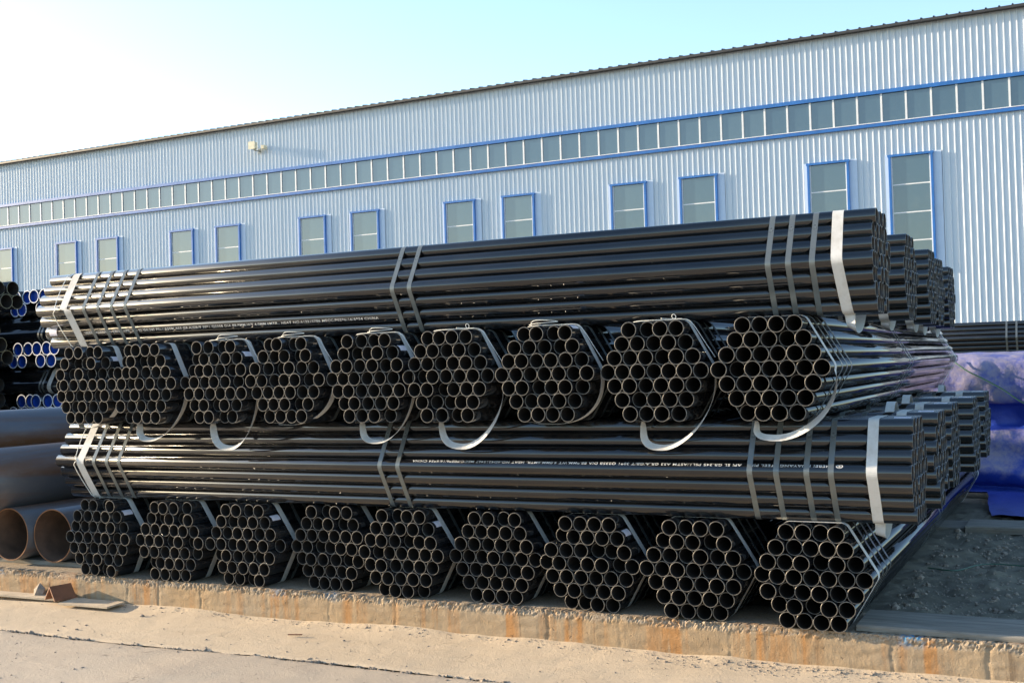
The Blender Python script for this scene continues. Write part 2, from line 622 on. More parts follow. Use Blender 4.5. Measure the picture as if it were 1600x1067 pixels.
# far ridge that the windows mirror; unseen western arc added to block low sky glare
hv, hf = [], []
NX = 160
for i in range(NX + 1):
    az = R(68 + (300 - 68) * i / NX)             # degrees turned left from +Y
    env = min(1.0, max(0.0, (math.degrees(az) - 68) / 14)) * min(1.0, max(0.0, (300 - math.degrees(az)) / 20))
    west = math.exp(-((math.degrees(az) - 105) / 40) ** 2)
    top = env * (16 + 22 * west + 9 * fbm(az * 5.0, 2.0) + 4 * fbm(az * 24.0, 4.0))
    for (r_, z) in ((330, -2), (370, top * 0.6), (420, top), (520, top * 0.7), (620, -2)):
        rr = r_ + 8 * fbm(az * 9, r_ * 0.01)
        hv.append((-math.sin(az) * rr, math.cos(az) * rr, z))
for i in range(NX):
    for k in range(4):
        a = i * 5 + k
        hf.append((a, a + 1, a + 6, a + 5))
tag(mesh_obj('hills_and_glare_screen', hv, hf, M['hill'], None, True), kind='structure')

# ------------------------------------------------------------------ factory building
PW = 0.9
bld = empty('factory_building', (0, 40.115, 0), R(-1.2))
tag(bld, 'long pale blue ribbed metal factory hall with strip glazing and dark roof', 'building')


def ribbed(w, z0, z1, pitch, depth, rw):
    """one cladding sheet, ribs standing out to -y, from x=0 to w"""
    prof = []
    n = int(round(w / pitch))
    for i in range(n):
        c = (i + 0.5) * pitch
        prof += [(c - rw / 2 - depth * 0.55, 0), (c - rw / 2, -depth), (c + rw / 2, -depth), (c + rw / 2 + depth * 0.55, 0)]
    prof = [(0, 0)] + prof + [(w, 0)]
    vs, fs = [], []
    for (x, y) in prof:
        vs += [(x, y, z0), (x, y, z1)]
    for i in range(len(prof) - 1):
        fs.append((2 * i, 2 * i + 2, 2 * i + 3, 2 * i + 1))
    return vs, fs


BX0 = -1.737 - PW * 82
NP = 100
lo_v, lo_f = ribbed(PW, -0.05, 10.10, 0.225, 0.032, 0.030)
hi_v, hi_f = ribbed(PW, 11.44, 13.86, 0.225, 0.032, 0.030)
plo = mesh_obj('wall_panel', lo_v, lo_f, M['wall'], bld)
phi = mesh_obj('wall_panel', hi_v, hi_f, M['wall'], bld)
mb = MB(); mb.box((0.03, -0.02, 10.24), (PW - 0.03, 0.02, 11.33)); pane0 = mb.obj('pane', M['glass'], bld)
mb = MB(); mb.box((-0.035, -0.06, 10.21), (0.035, 0.03, 11.36)); mul0 = mb.obj('mullion', M['white'], bld)
# roof sheets: overhanging, low ribs every .45 m
mb = MB()
OV = 0.3
for (y0, z0, y1, z1) in ((-OV, 13.80, 0.0, 13.86), (0.0, 13.86, 26, 16.2)):
    pr = [(0, 0), (0.19, 0), (0.205, 0.06), (0.245, 0.06), (0.26, 0), (0.64, 0), (0.655, 0.06), (0.695, 0.06), (0.71, 0), (0.9, 0)]
    vs = []
    for (x, z) in pr:
        vs += [(x, y0, z0 + z + 0.06), (x, y1, z1 + z + 0.06)]
    mb.add(vs, [(2 * i, 2 * i + 2, 2 * i + 3, 2 * i + 1) for i in range(len(pr) - 1)])
mb.box((0, -OV - 0.03, 13.77), (PW, -OV + 0.0, 13.865))
mb.box((0, -OV, 13.79), (PW, -0.0, 13.805))
roof0 = mb.obj('roof_panel', M['roof'], bld)
first = True
for i in range(NP):
    x = BX0 + i * PW
    for src, nm in ((plo, 'wall_panel'), (phi, 'wall_panel'), (pane0, 'pane'), (mul0, 'mullion'), (roof0, 'roof_panel')):
        dy = 0.004 * (i % 2) if nm == 'wall_panel' else 0.0
        if first:
            src.location = (x, dy, 0)
        else:
            link_copy(src, nm, bld, (x, dy, 0))
    first = False
L0, L1 = BX0, BX0 + NP * PW
mb = MB(); mb.box((L0, -0.13, 11.33), (L1, 0.0, 11.47)); mb.obj('head_rail', M['blue'], bld)
mb = MB(); mb.box((L0, -0.14, 10.09), (L1, 0.0, 10.19)); mb.box((L0, -0.07, 10.19), (L1, 0.0, 10.23)); mb.obj('sill_rail', M['blue'], bld)
mb = MB(); mb.box((L0, -0.09, 10.231), (L1, -0.03, 10.26)); mb.obj('glazing_bead', M['white'], bld)
mb = MB()
mb.box((L0, 0.06, -0.1), (L1, 26.0, 13.7))
mb.obj('hall_body', M['wall'], bld)


def window(cx):
    w, zt, zb = 1.6, 8.87, 4.62
    e = empty('window', (cx, 0, 0)); e.parent = bld
    mb = MB()
    for (a, b) in (((-w / 2 - 0.14, -0.040, zb - 0.1), (-w / 2, -0.034, zt + 0.10)), ((w / 2, -0.040, zb - 0.1), (w / 2 + 0.30, -0.034, zt + 0.10))):
        mb.box(a, b)
    mb.obj('flashing', M['flash'], e)
    t = 0.085
    mb = MB()
    for (a, b) in (((-w / 2, -0.15, zb), (-w / 2 + t, -0.03, zt)), ((w / 2 - t, -0.15, zb), (w / 2, -0.03, zt)),
                   ((-w / 2 - 0.03, -0.155, zt), (w / 2 + 0.03, -0.03, zt + t)), ((-w / 2 - 0.03, -0.16, zb - t), (w / 2 + 0.03, -0.03, zb))):
        mb.box(a, b)
    mb.obj('frame', M['blue'], e)
    mb = MB()
    mb.box((-w / 2 + t, -0.09, zb), (-w / 2 + t + 0.05, -0.04, zt)); mb.box((w / 2 - t - 0.05, -0.09, zb), (w / 2 - t, -0.04, zt))
    n = 4
    ph = (zt - zb) / n
    for k in range(1, n):
        mb.box((-w / 2 + t + 0.05, -0.072, zb + k * ph - 0.022), (w / 2 - t - 0.05, -0.050, zb + k * ph + 0.022))
    mb.obj('glazing_bar', M['white'], e)
    for k in range(n):
        mb = MB()
        mb.box((-w / 2 + t + 0.05, -0.065, zb + k * ph + 0.0225), (w / 2 - t - 0.05, -0.04, zb + (k + 1) * ph - 0.0225))
        mb.obj('pane', M['glass'], e)


for cx in (3.05, -0.05, -5.24, -8.31, -13.56, -16.63, -21.86, -24.86, -30.07, -33.17, -38.50, -41.62, -46.97, -50.10, -55.25, -58.3, -63.5):
    window(cx)

fl = empty('floodlight', (-36.35, 40.80, 12.55), R(-1.2))
tag(fl, 'small cream floodlight on a bracket below the factory roof', 'floodlight')
mb = MB(); mb.box((-0.20, -0.52, -0.02), (0.14, -0.30, 0.30)); mb.box((-0.23, -0.55, -0.05), (0.17, -0.518, 0.33)); mb.obj('lamp_body', M['lamp'], fl)
mb = MB(); mb.box((0.0, -0.30, -0.11), (0.05, 0.03, -0.06)); mb.box((0.0, -0.42, -0.11), (0.05, -0.30, -0.021)); mb.box((-0.06, 0.0, -0.2), (0.11, 0.02, 0.04)); mb.obj('bracket', M['strap'], fl)
mb = MB(); mb.box((0.28, -0.20, -0.02), (0.46, 0.02, 0.16)); mb.obj('ballast_box', M['lamp'], fl)

# ------------------------------------------------------------------ pipes
OD, WT, LEN, P, H = 0.0889, 0.0042, 6.0, 0.0900, 0.07668
RO = OD / 2


def tube_mesh(name, ro, wt, L, seg, mats, cap=None):
    """open tube along +Y; material slots: outside, rim, bore"""
    vs, fs, mi = [], [], []
    b = min(0.0012, wt * 0.3)
    rings = [(ro, b), (ro, L - b), (ro - b, L), (ro - wt + b * 0.5, L), (ro - wt, L - b), (ro - wt, b), (ro - wt + b * 0.5, 0), (ro - b, 0)]
    for (r, y) in rings:
        for k in range(seg):
            a = 2 * math.pi * k / seg
            vs.append((r * math.cos(a), y, r * math.sin(a)))
    kinds = [0, 1, 1, 1, 2, 1, 1, 1]
    for j in range(8):
        jn = (j + 1) % 8
        for k in range(seg):
            l = (k + 1) % seg
            fs.append((j * seg + k, j * seg + l, jn * seg + l, jn * seg + k))
            mi.append(kinds[j])
    me = bpy.data.meshes.new(name)
    me.from_pydata(vs, [], fs)
    for m in mats:
        me.materials.append(m)
    me.polygons.foreach_set('material_index', mi)
    me.polygons.foreach_set('use_smooth', [k in (0, 2) for k in mi])
    me.update()
    return me


PIPE = tube_mesh('pipe', RO, WT, LEN, 32, [M['pipe'], M['rim'], M['bore']])


def hull(circles, off, n=28):
    pts = []
    for (x, z, r) in circles:
        for k in range(n):
            a = 2 * math.pi * (k + 0.5) / n
            pts.append((x + (r + off) * math.cos(a), z + (r + off) * math.sin(a)))
    pts = sorted(set(pts))

    def half(it):
        h = []
        for p in it:
            while len(h) >= 2 and (h[-1][0] - h[-2][0]) * (p[1] - h[-2][1]) - (h[-1][1] - h[-2][1]) * (p[0] - h[-2][0]) <= 1e-9:
                h.pop()
            h.append(p)
        return h
    lo = half(pts); hi = half(reversed(pts))
    return lo[:-1] + hi[:-1]        # CCW, starts at leftmost point


def dens(loop, step):
    out = []
    for i in range(len(loop)):
        a = Vector(loop[i]); b = Vector(loop[(i + 1) % len(loop)])
        k = max(1, int((b - a).length / step))
        for j in range(k):
            out.append(tuple(a.lerp(b, j / k)))
    return out


def ribbon(path, w, t, name, mat, parent, ycen=None, tilt=None, closed=True):
    """band of width w (along local y) and thickness t following a CCW path in xz"""
    N = len(path)
    vs, fs = [], []
    for i in range(N):
        a = Vector(path[i - 1]) if (closed or i) else Vector(path[0])
        b = Vector(path[(i + 1) % N]) if (closed or i < N - 1) else Vector(path[-1])
        tg = (b - a).normalized()
        nx, nz = tg.y, -tg.x            # outward for CCW
        yc = ycen(i / N, path[i]) if ycen else 0.0
        tl = tilt(i / N, path[i]) if tilt else 0.0
        c, s = math.cos(tl), math.sin(tl)
        x, z = path[i]
        for (ww, tt) in ((-w / 2, 0), (w / 2, 0), (w / 2, t), (-w / 2, t)):
            off = tt + ww * s + abs(s) * w / 2
            vs.append((x + nx * off, yc + ww * c, z + nz * off))
    for i in range(N if closed else N - 1):
        j = (i + 1) % N
        for k in range(4):
            l = (k + 1) % 4
            fs.append((i * 4 + k, j * 4 + k, j * 4 + l, i * 4 + l))
    if not closed:
        fs.append((0, 1, 2, 3)); fs.append(((N - 1) * 4 + 3, (N - 1) * 4 + 2, (N - 1) * 4 + 1, (N - 1) * 4))
    return mesh_obj(name, vs, fs, mat, parent)


SLACK_FROM = [0]


def sling_path(circ, slack, cx, xr=None, off=0.0015, loose=0.0):
    """hull with the underside replaced by a slack loop. slack = drop under the bundle"""
    lp = dens(hull(circ, off), 0.02)
    n = len(lp)
    zmin = min(p[1] for p in lp)
    xmax = max(p[0] for p in lp)
    if slack <= 0.004:
        return lp
    zm = sum(c[1] for c in circ) / len(circ)
    # CCW: ... bottom runs left -> right.  find indices
    right = [i for i in range(n) if lp[i][0] > 0 and lp[i][1] > zm - 0.02]
    start = min(right, key=lambda i: lp[i][1])
    bl = [i for i in range(n) if abs(lp[i][1] - zmin) < 0.004]
    leave = min(bl, key=lambda i: abs(lp[i][0] - (-0.11 + cx * 0.3)))
    P0 = lp[leave]; P3 = lp[start]
    keep = []
    i = start
    while i != leave:
        keep.append(lp[i]); i = (i + 1) % n
    keep.append(lp[leave])
    low = (cx, zmin - slack)
    s1 = bez(P0, (P0[0] + 0.03, P0[1] - slack * 0.55), (low[0] - 0.13, low[1]), low, 12)
    s2 = bez(low, (low[0] + 0.13 + loose, low[1]), (P3[0] + 0.02 + loose * 1.4, P3[1] - 0.20), P3, 16)
    SLACK_FROM[0] = len(keep)
    return keep + s1[1:] + s2[1:-1]


def text_on_pipe(txt, size, parent, ang, y_start, direction, name='stencil_lettering', r=RO, squeeze=1.0, logo=False):
    """lettering wrapped on the outside of a pipe. ang: angle of the text centre line (xz plane);
    direction +1: text runs to +y, -1: to -y. glyph 'up' turns with it so the text reads correctly from outside"""
    cu = bpy.data.curves.new('t', 'FONT')
    cu.body = txt
    cu.size = size
    cu.space_character = 1.12
    cu.offset = size * 0.010
    ob = bpy.data.objects.new('t', cu)
    COL.objects.link(ob)
    dg = bpy.context.evaluated_depsgraph_get()
    me = bpy.data.meshes.new_from_object(ob.evaluated_get(dg))
    bpy.data.objects.remove(ob)
    bpy.data.curves.remove(cu)
    bm = bmesh.new()
    bm.from_mesh(me)
    bpy.data.meshes.remove(me)
    width = max(v.co.x for v in bm.verts)
    if logo:
        # two interlocked rings in a diamond, ahead of the first letter
        cx0, cy0, k = -size * 1.5, size * 0.35, size * 0.62
        for (ox, rr) in ((-0.32 * k, 0.55 * k), (0.32 * k, 0.55 * k), (0, 0.95 * k)):
            ring = []
            for q in range(20):
                a = 2 * math.pi * q / 20
                ring.append((bm.verts.new((cx0 + ox + rr * math.cos(a), cy0 + rr * math.sin(a) * 0.9, 0)),
                             bm.verts.new((cx0 + ox + (rr - 0.16 * k) * math.cos(a), cy0 + (rr - 0.16 * k) * math.sin(a) * 0.9, 0))))
            for q in range(20):
                bm.faces.new((ring[q][0], ring[(q + 1) % 20][0], ring[(q + 1) % 20][1], ring[q][1]))
    for v in bm.verts:
        x, yv = v.co.x * squeeze, v.co.y - size * 0.35
        a = ang + direction * yv / r
        rr = r + 0.0006
        v.co = Vector((rr * math.cos(a), y_start + direction * x, rr * math.sin(a)))
    me = bpy.data.meshes.new(name)
    bm.to_mesh(me); bm.free()
    me.materials.append(M['ink'])
    o = bpy.data.objects.new(name, me)
    COL.objects.link(o)
    o.parent = parent
    o['kind'] = 'stuff'
    return o, width * squeeze


def label_patch(parent, ang, y0, w=0.085, span=1.0, r=RO):
    vs, fs = [], []
    n = 6
    for i in range(n + 1):
        a = ang - span / 2 + span * i / n
        for (rr, y) in ((r + 0.0004, y0), (r + 0.0004, y0 + w), (r + 0.0011, y0 + w), (r + 0.0011, y0)):
            vs.append((rr * math.cos(a), y, rr * math.sin(a)))
    for i in range(n):
        for k in range(4):
            l = (k + 1) % 4
            fs.append((i * 4 + k, i * 4 + l, (i + 1) * 4 + l, (i + 1) * 4 + k))
    fs += [(3, 2, 1, 0), (n * 4, n * 4 + 1, n * 4 + 2, n * 4 + 3)]
    return mesh_obj('paper_label', vs, fs, M['paper'], parent)


def cord(parent, pts, rad=0.003, name='tie_cord', n=8):
    mb = MB()
    mb.tube(catmull(pts, n), rad, 6)
    return mb.obj(name, M['cord'], parent, True)


def bundle(label, loc, rz, group, straps, sling=None, sling_far=None, drop=(), jit=0.012, lab=None, seed=0, knot=None, deep=0.12):
    """hexagonal bundle: local +y along the pipes from the near end, z=0 underside, x=0 centre"""
    rnd = random.Random(seed)
    e = empty('pipe_bundle', loc, rz)
    tag(e, label, 'pipe bundle', group)
    circ = []
    pipes = {}
    for i in range(7):
        nrow = 7 - abs(i - 3)
        for j in range(nrow):
            if (i, j) in drop:
                continue
            x = (j - (nrow - 1) / 2) * P
            z = RO + i * H
            circ.append((x, z, RO))
            y = rnd.gauss(0, jit)
            y = max(-0.022, min(0.03, y))
            if rnd.random() < deep:
                y = 0.025 + rnd.random() * 0.03
            o = bpy.data.objects.new('pipe', PIPE)
            COL.objects.link(o)
            o.parent = e
            o.location = (x, y, z)
            o.rotation_euler = (0, rnd.random() * 6.28, 0)
            pipes[(i, j)] = o
    loop = dens(hull(circ, 0.0003), 0.05)
    for k, y in enumerate(straps):
        s = ribbon(loop, 0.030, 0.0009, 'steel_strap', M['strap'], e)
        s.location = (0, y, 0)
        if rnd.random() < 0.7:      # crimp seal on the strap
            mb = MB(); mb.box((-0.02, y - 0.018, RO * 2 + 6 * H + 0.0012), (0.02, y + 0.018, RO * 2 + 6 * H + 0.0018)); mb.obj('strap_seal', M['strap'], s).location = (0, -y, 0)
    for sp in (sling, sling_far):
        if not sp:
            continue
        y_top, y_bot, slack, cx, loose = sp[:5]
        w = sp[5] if len(sp) > 5 else 0.048
        path = sling_path(circ, slack, cx, None, 0.0006, loose)
        zt = 6 * H + 2 * RO
        ph = rnd.random() * 6
        wob = sp[6] if len(sp) > 6 else 0.004
        yc = lambda t, p: y_bot + (y_top - y_bot) * min(1, max(0, (p[1] + slack) / (zt + slack))) + wob * math.sin(9 * t + ph)
        nk, nn = SLACK_FROM[0], len(path)
        tl = (lambda t, p: 0.0 if t * nn < nk else -(0.55 + 0.25 * math.sin(5 * p[0] + ph)) * math.sin(math.pi * min(1.0, (t * nn - nk + 1) / (nn - nk + 1))) ** 0.5) if slack > 0.03 else None
        ribbon(path, w, 0.0012, 'webbing_sling', M['web'], e, yc, tl)
        if knot is not None and sp is sling:
            # loose cord lying over the top with a curled tail
            k = knot
            z = zt + 0.003
            q = y_top - 0.035
            pts = [(-0.19, q + 0.03, z - 0.012), (-0.13, q + 0.005, z + 0.002), (-0.03, q - 0.01, z + 0.004), (0.06, q, z + 0.003), (0.16, q + 0.005, z + 0.001), (0.20, q + 0.01, z - 0.035), (0.25, q + 0.015, z - 0.115), (0.31, q + 0.02, z - 0.21)]
            cord(e, pts, 0.0022)
            x0 = 0.1 * k
            if k < 0:       # lasso-like loop lying on top
                tail = [(x0, q - 0.01, z + 0.004), (x0 + 0.005, q - 0.02, z + 0.022), (x0 + 0.04, q - 0.03, z + 0.034), (x0 + 0.12, q - 0.03, z + 0.03), (x0 + 0.17, q - 0.015, z + 0.022), (x0 + 0.10, q - 0.045, z + 0.016), (x0 + 0.03, q - 0.04, z + 0.014), (x0 - 0.01, q - 0.02, z + 0.008)]
            else:           # short curl and a stray end
                tail = [(x0 - 0.07, q - 0.02, z + 0.012), (x0, q - 0.01, z + 0.007), (x0 + 0.014, q - 0.012, z + 0.02), (x0 + 0.004, q - 0.014, z + 0.032), (x0 - 0.008, q - 0.014, z + 0.024), (x0 + 0.002, q - 0.01, z + 0.008), (x0 + 0.05, q - 0.012, z + 0.006)]
            cord(e, tail, 0.0019, 'cord_tail')
    if lab:
        (i, j, ang) = lab
        label_patch(pipes[(i, j)], ang, 0.03).parent = pipes[(i, j)]
        pipes[(i, j)].rotation_euler = (0, 0, 0)
    e_pipes = pipes
    return e, pipes


ST = [0.30, 0.43, 0.56, 2.80, 2.93, 5.42, 5.55, 5.68]
ordn = ['first', 'second', 'third', 'fourth', 'fifth', 'sixth', 'seventh', 'eighth', 'ninth']
BXs = [-5.629, -4.962, -4.328, -3.668, -3.077, -2.436, -1.804, -1.172, -0.521]
BYs = [0.374, 0.387, 0.405, 0.467, 0.397, 0.440, 0.392, 0.388, 0.347]
B_slack = [0, 0, 0, 0, 0, 0, 0, 0, 0]
Bnote = ['with a paper tag', 'without paper tag', 'with a paper tag', 'set back from the kerb edge', 'with a paper tag', 'without paper tag', 'with a paper tag', 'without paper tag', 'beside the front timber plank']
for k in range(9):
    drop = ((3, 6),) if k == 3 else ()
    y0 = 0.5 - BYs[k] - 0.055
    bundle('%s bundle of black pipe ends from the rusty pipes, bottom tier on concrete kerb' % ordn[k], (BXs[k], BYs[k], 0.001), 0,
           'pipe bundles lying crosswise in the bottom tier', ST, (0.15, 0.20, 0.0, 0.0, 0.0), (5.80, 5.80, 0, 0, 0),
           drop, 0.010, (5, 4, 0.75) if k in (0, 2, 4, 6) else None, 100 + k, None)
CXs = [-5.562, -5.020, -4.370, -3.797, -3.166, -2.601, -1.963, -1.307, -0.669]
CYv = 0.206
C_sl = [(0.03, -0.02), (0.10, 0.02), (0.15, 0.06), (0.012, 0.0), (0.11, 0.03), (0.13, 0.05), (0.012, 0.05), (0.13, 0.02), (0.075, 0.0)]
C_kn = [None, None, -0.5, -0.8, -0.4, 0.9, -1.2, 0.9, None]
for k in range(9):
    drop = ((3, 6),) if k in (0, 2, 4) else ()
    s, cx = C_sl[k]
    bundle('%s bundle of black pipe ends from the rusty pipes, third tier above the lettered bundle' % ordn[k], (CXs[k], CYv, 1.103), 0,
           'pipe bundles lying crosswise in the third tier', ST, (0.15, 0.075, s, cx, 0.0), (5.80, 5.80, 0, 0, 0),
           drop, 0.010, {0: (5, 4, 0.75), 2: (5, 4, 0.75), 4: (5, 4, 0.75), 6: (6, 3, 1.05)}.get(k), 200 + k, C_kn[k])

# second tier: bundles along X, right end is the near end of the local frame
D_lab = ['lengthwise black pipe bundle with upside-down white lettering, front of second tier',
         'lengthwise black pipe bundle right behind the upside-down lettered one, second tier',
         'third lengthwise black pipe bundle behind the front one, second tier',
         'fourth lengthwise black pipe bundle behind the front one, second tier',
         'rearmost lengthwise black pipe bundle of second tier, close to the blue tarpaulin']
D_y = [0.386, 1.06, 2.2, 3.25, 4.55]
D_x = [0.0, 0.035, -0.01, 0.03, 0.0]
D_st = [0.401, 0.527, 0.687, 0.83, 3.049, 3.181, 5.379, 5.496, 5.621]
for k in range(5):
    e, pp = bundle(D_lab[k], (D_x[k], D_y[k] + 3 * P, 0.552), R(90), 'lengthwise pipe bundles of the second tier', D_st,
                   (0.198, 0.198, 0.075 if k == 0 else 0.02, 0.0, 0.0, 0.055), (5.76, 5.72, 0.05, -0.1, 0.0, 0.068, 0.025), (), 0.004,
                   (6, 1, 1.6), 300 + k, None, 0.0)
    if k == 0:
        D1, D1p = e, pp
    # gathered webbing standing up by the sling
    if k in (1, 2, 4):
        path = [(0.20 - 0.19 * t, 6 * H + 2 * RO + 0.004 + 0.055 * math.sin(t * math.pi)) for t in [i / 10 for i in range(11)]]
        rb = ribbon(path, 0.05, 0.0012, 'webbing_tail', M['web'], e, None, None, False)
        rb.location = (-0.24, 0.22 + 0.03 * k, 0)
E_lab = ['lengthwise black pipe bundle on top at the front, upright white lettering, white slings at ends',
         'second lengthwise black pipe bundle behind the front one, top tier',
         'third lengthwise black pipe bundle behind the front one, top tier',
         'fourth lengthwise black pipe bundle behind the front one, top tier',
         'rearmost lengthwise black pipe bundle on the top tier']
E_y = [0.367, 1.86, 3.14, 4.06, 5.14]
E_x = [-0.156, -0.211, -0.233, -0.284, -0.312]
E_st = [0.301, 0.426, 0.534, 2.763, 2.887, 5.111, 5.243, 5.373, 5.511]
for k in range(5):
    e, pp = bundle(E_lab[k], (E_x[k], E_y[k] + 3 * P, 1.654), R(90), 'lengthwise pipe bundles of the top tier', E_st,
                   (0.186, 0.15, 0.07 if k == 0 else 0.035, -0.03, 0.0, 0.058), (5.72, 5.66, 0.0, 0, 0, 0.070, 0.022), (), 0.004,
                   None, 400 + k, None, 0.0)
    if k == 0:
        E1, E1p = e, pp

# lettering -------------------------------------------------------------
TXT_D = 'HEBEI HUAYANG STEEL PIPE   API 5L GR.245 PSL1/ASTM A53 GR.A/GB/T 3091 Q235B DIA 88.9MM.WT 4.0MM.6MTR. HEAT NO.6D4215467 MECC/P0296/16/6954 CHINA'
TXT_E = 'HEBEI HUAYANG STEEL PIPE  API 5L GR.245 PSL1/ASTM A53 GR.A/GB/T 3091 Q235B DIA 88.9MM.WT 4.0MM.6MTR.. HEAT NO.612215706 MECC/P0296/16/6954 CHINA'


def fit_text(txt, size, pipe, ang, y0, y1, direction, logo):
    o, w = text_on_pipe(txt, size, pipe, ang, y0, direction, logo=logo)
    sq = abs(y1 - y0) / w
    me = o.data
    for v in me.vertices:
        v.co.y = y0 + (v.co.y - y0) * sq
    return o


# local +y runs to world -X; local -x faces the viewer (world -Y)
pd = D1p[(3, 0)]
pd.location.y = 0.0
pd.rotation_euler = (0, 0, 0)
fit_text(TXT_D, 0.024, pd, math.pi - 0.86, 0.405, 2.948, 1, True)
pe = E1p[(1, 0)]
pe.location.y = 0.0
pe.rotation_euler = (0, 0, 0)
fit_text(TXT_E, 0.023, pe, math.pi + 0.42, 5.604, 3.052, -1, False)
label_patch(E1p[(1, 0)], math.pi - 0.2, 5.885, 0.075, 1.7)
# thin cords round the left ends of the two front bundles
for (b, yy) in ((E1, 5.80), (D1, 5.80)):
    circ = [((j - (7 - abs(i - 3) - 1) / 2) * P, RO + i * H, RO) for i in range(7) for j in range(7 - abs(i - 3))]
    lp = dens(hull(circ, 0.004), 0.06)
    mb = MB(); mb.tube([(p[0], yy + 0.02 * math.sin(i * 0.6), p[1]) for i, p in enumerate(lp)], 0.003, 6, 0, True)
    mb.obj('tie_cord', M['cord'], b, True)

# ------------------------------------------------------------------ large rusty pipes
BIG = tube_mesh('big_pipe', 0.2032, 0.009, 6.2, 56, [M['rust'], M['rust_edge'], M['rust_bore']])
HUGE = tube_mesh('huge_pipe', 0.254, 0.010, 6.2, 56, [M['rust'], M['rust_edge'], M['rust_bore']])


def one_pipe(label, me, loc, rz=0, roll=0, grp='large rusty steel pipes'):
    o = bpy.data.objects.new('steel_pipe', me)
    COL.objects.link(o)
    o.location = loc
    o.rotation_euler = (0, roll, rz)
    tag(o, label, 'steel pipe', grp)
    return o


one_pipe('large rusty open pipe on the kerb right beside the black bundles', BIG, (-6.30, 0.57, 0.236), 0, 0.3)
one_pipe('large rusty open pipe on the kerb, second from the black bundles', BIG, (-6.722, 0.53, 0.236), 0, 2.0)
one_pipe('large rusty open pipe on the ground, third from the black bundles', BIG, (-7.145, 0.60, 0.236), 0, 4.0)
one_pipe('large rusty open pipe on the ground, fourth from the black bundles', BIG, (-7.57, 0.56, 0.236), 0, 5.1)
one_pipe('large rusty open pipe on the ground, farthest from the black bundles', BIG, (-7.995, 0.55, 0.236), 0, 1.1)
one_pipe('wide grey steel pipe with rust band lying in the second rusty row', HUGE, (-6.934, 0.22, 0.643), 0, 2.7)
one_pipe('wide grey steel pipe in the second rusty row, away from the black bundles', HUGE, (-7.782, 0.22, 0.643), 0, 0.8)
one_pipe('wide grey steel pipe topmost on the rusty pipe pile', HUGE, (-7.358, 0.22, 0.9245), 0, 4.4)
for (y0, y1, lab) in ((0.62, 0.86, 'dark timber batten under the front ends of the rusty pipes'), (5.6, 5.84, 'dark timber batten under the far ends of the rusty pipes')):
    mb = MB(); mb.box((-8.4, y0, -0.03 if y0 > 1 else 0.0), (-6.02, y1, 0.032))
    tag(mb.obj('timber_batten', M['timber']), lab, 'batten')

# ------------------------------------------------------------------ capped pipe stacks far behind the rusty pipes
OD2 = 0.184
R2 = OD2 / 2
CP = tube_mesh('coated_pipe', R2, 0.013, 6.0, 28, [M['pipe'], M['caprim'], M['bore']])
CPD = tube_mesh('bare_pipe', R2, 0.006, 6.0, 28, [M['pipe'], M['pipe'], M['bore']])
mbc = MB()
seg = 24
for (y, rr) in ((0.018, R2 - 0.0135), (0.045, R2 - 0.02)):
    mbc.v += [(rr * math.cos(2 * math.pi * k / seg), y, rr * math.sin(2 * math.pi * k / seg)) for k in range(seg)]
mbc.f += [(k, (k + 1) % seg, seg + (k + 1) % seg, seg + k) for k in range(seg)] + [tuple(range(seg, 2 * seg))]
mbc.m += [0] * (seg + 1)
CAPO = mbc.obj('end_cap', M['capb'])
CAPME = CAPO.data
bpy.data.objects.remove(CAPO)
CP2 = OD2 + 0.001


def capped(label, loc, rz, rows, seed, straps=(), sling=None, grp='bundles of blue-capped black pipes', dark=False):
    """rows: lists of x positions, lowest row first"""
    rnd = random.Random(seed)
    e = empty('capped_pipe_bundle', loc, rz)
    tag(e, label, 'pipe bundle', grp)
    circ = []
    for i, row in enumerate(rows):
        for x in row:
            z = R2 + i * CP2 * 0.8665
            circ.append((x, z, R2))
            o = bpy.data.objects.new('pipe', CPD if dark else CP); COL.objects.link(o); o.parent = e
            o.location = (x, rnd.uniform(-0.03, 0.04), z)
            if dark:
                continue
            c = bpy.data.objects.new('end_cap', CAPME); COL.objects.link(c); c.parent = o
    lp = dens(hull(circ, 0.0006), 0.06)
    for y in straps:
        ribbon(lp, 0.032, 0.001, 'steel_strap', M['strap'], e).location = (0, y, 0)
    if sling:
        ribbon(lp, 0.07, 0.0015, 'webbing_sling', M['web'], e).location = (0, sling, 0)
    return e


def row(n, x0):
    return [x0 + i * CP2 for i in range(n)]


LP = 0.346
hp = CP2 / 2
for li in range(7):
    z = 0.192 + li * LP
    if li % 2 == 0:
        capped('blue-capped pipe ends nearest the black pile, %s such layer up in the far capped stack' % ordn[li // 2],
               (-11.495, 5.15, z), 0, [row(2, -hp), row(3, -2 * hp)] if li != 6 else [row(2, -hp), row(2, -2 * hp)], 500 + li)
        capped('blue-capped pipe ends away from black pile, %s such layer, far capped stack' % ordn[li // 2],
               (-12.07, 5.22, z), 0, [row(2, -hp), row(2, 0)], 520 + li)
        capped('half-hidden blue-capped pipe ends behind the uncapped stack, %s such layer up' % ordn[li // 2],
               (-12.66, 5.12, z), 0, [row(3, -2 * hp), row(2, -hp)], 540 + li)
    else:
        capped('lengthwise capped pipes with white sling, %s such layer up in the far capped stack' % ordn[li // 2],
               (-11.27, 5.62, z), R(90), [row(4, -3 * hp), row(3, -2 * hp)], 600 + li, (0.40, 0.46, 2.8), 0.28)
        capped('lengthwise capped pipes at the far side, %s such layer up in the far capped stack' % ordn[li // 2],
               (-11.3, 9.9, z), R(90), [row(4, -3 * hp), row(3, -2 * hp)], 650 + li)
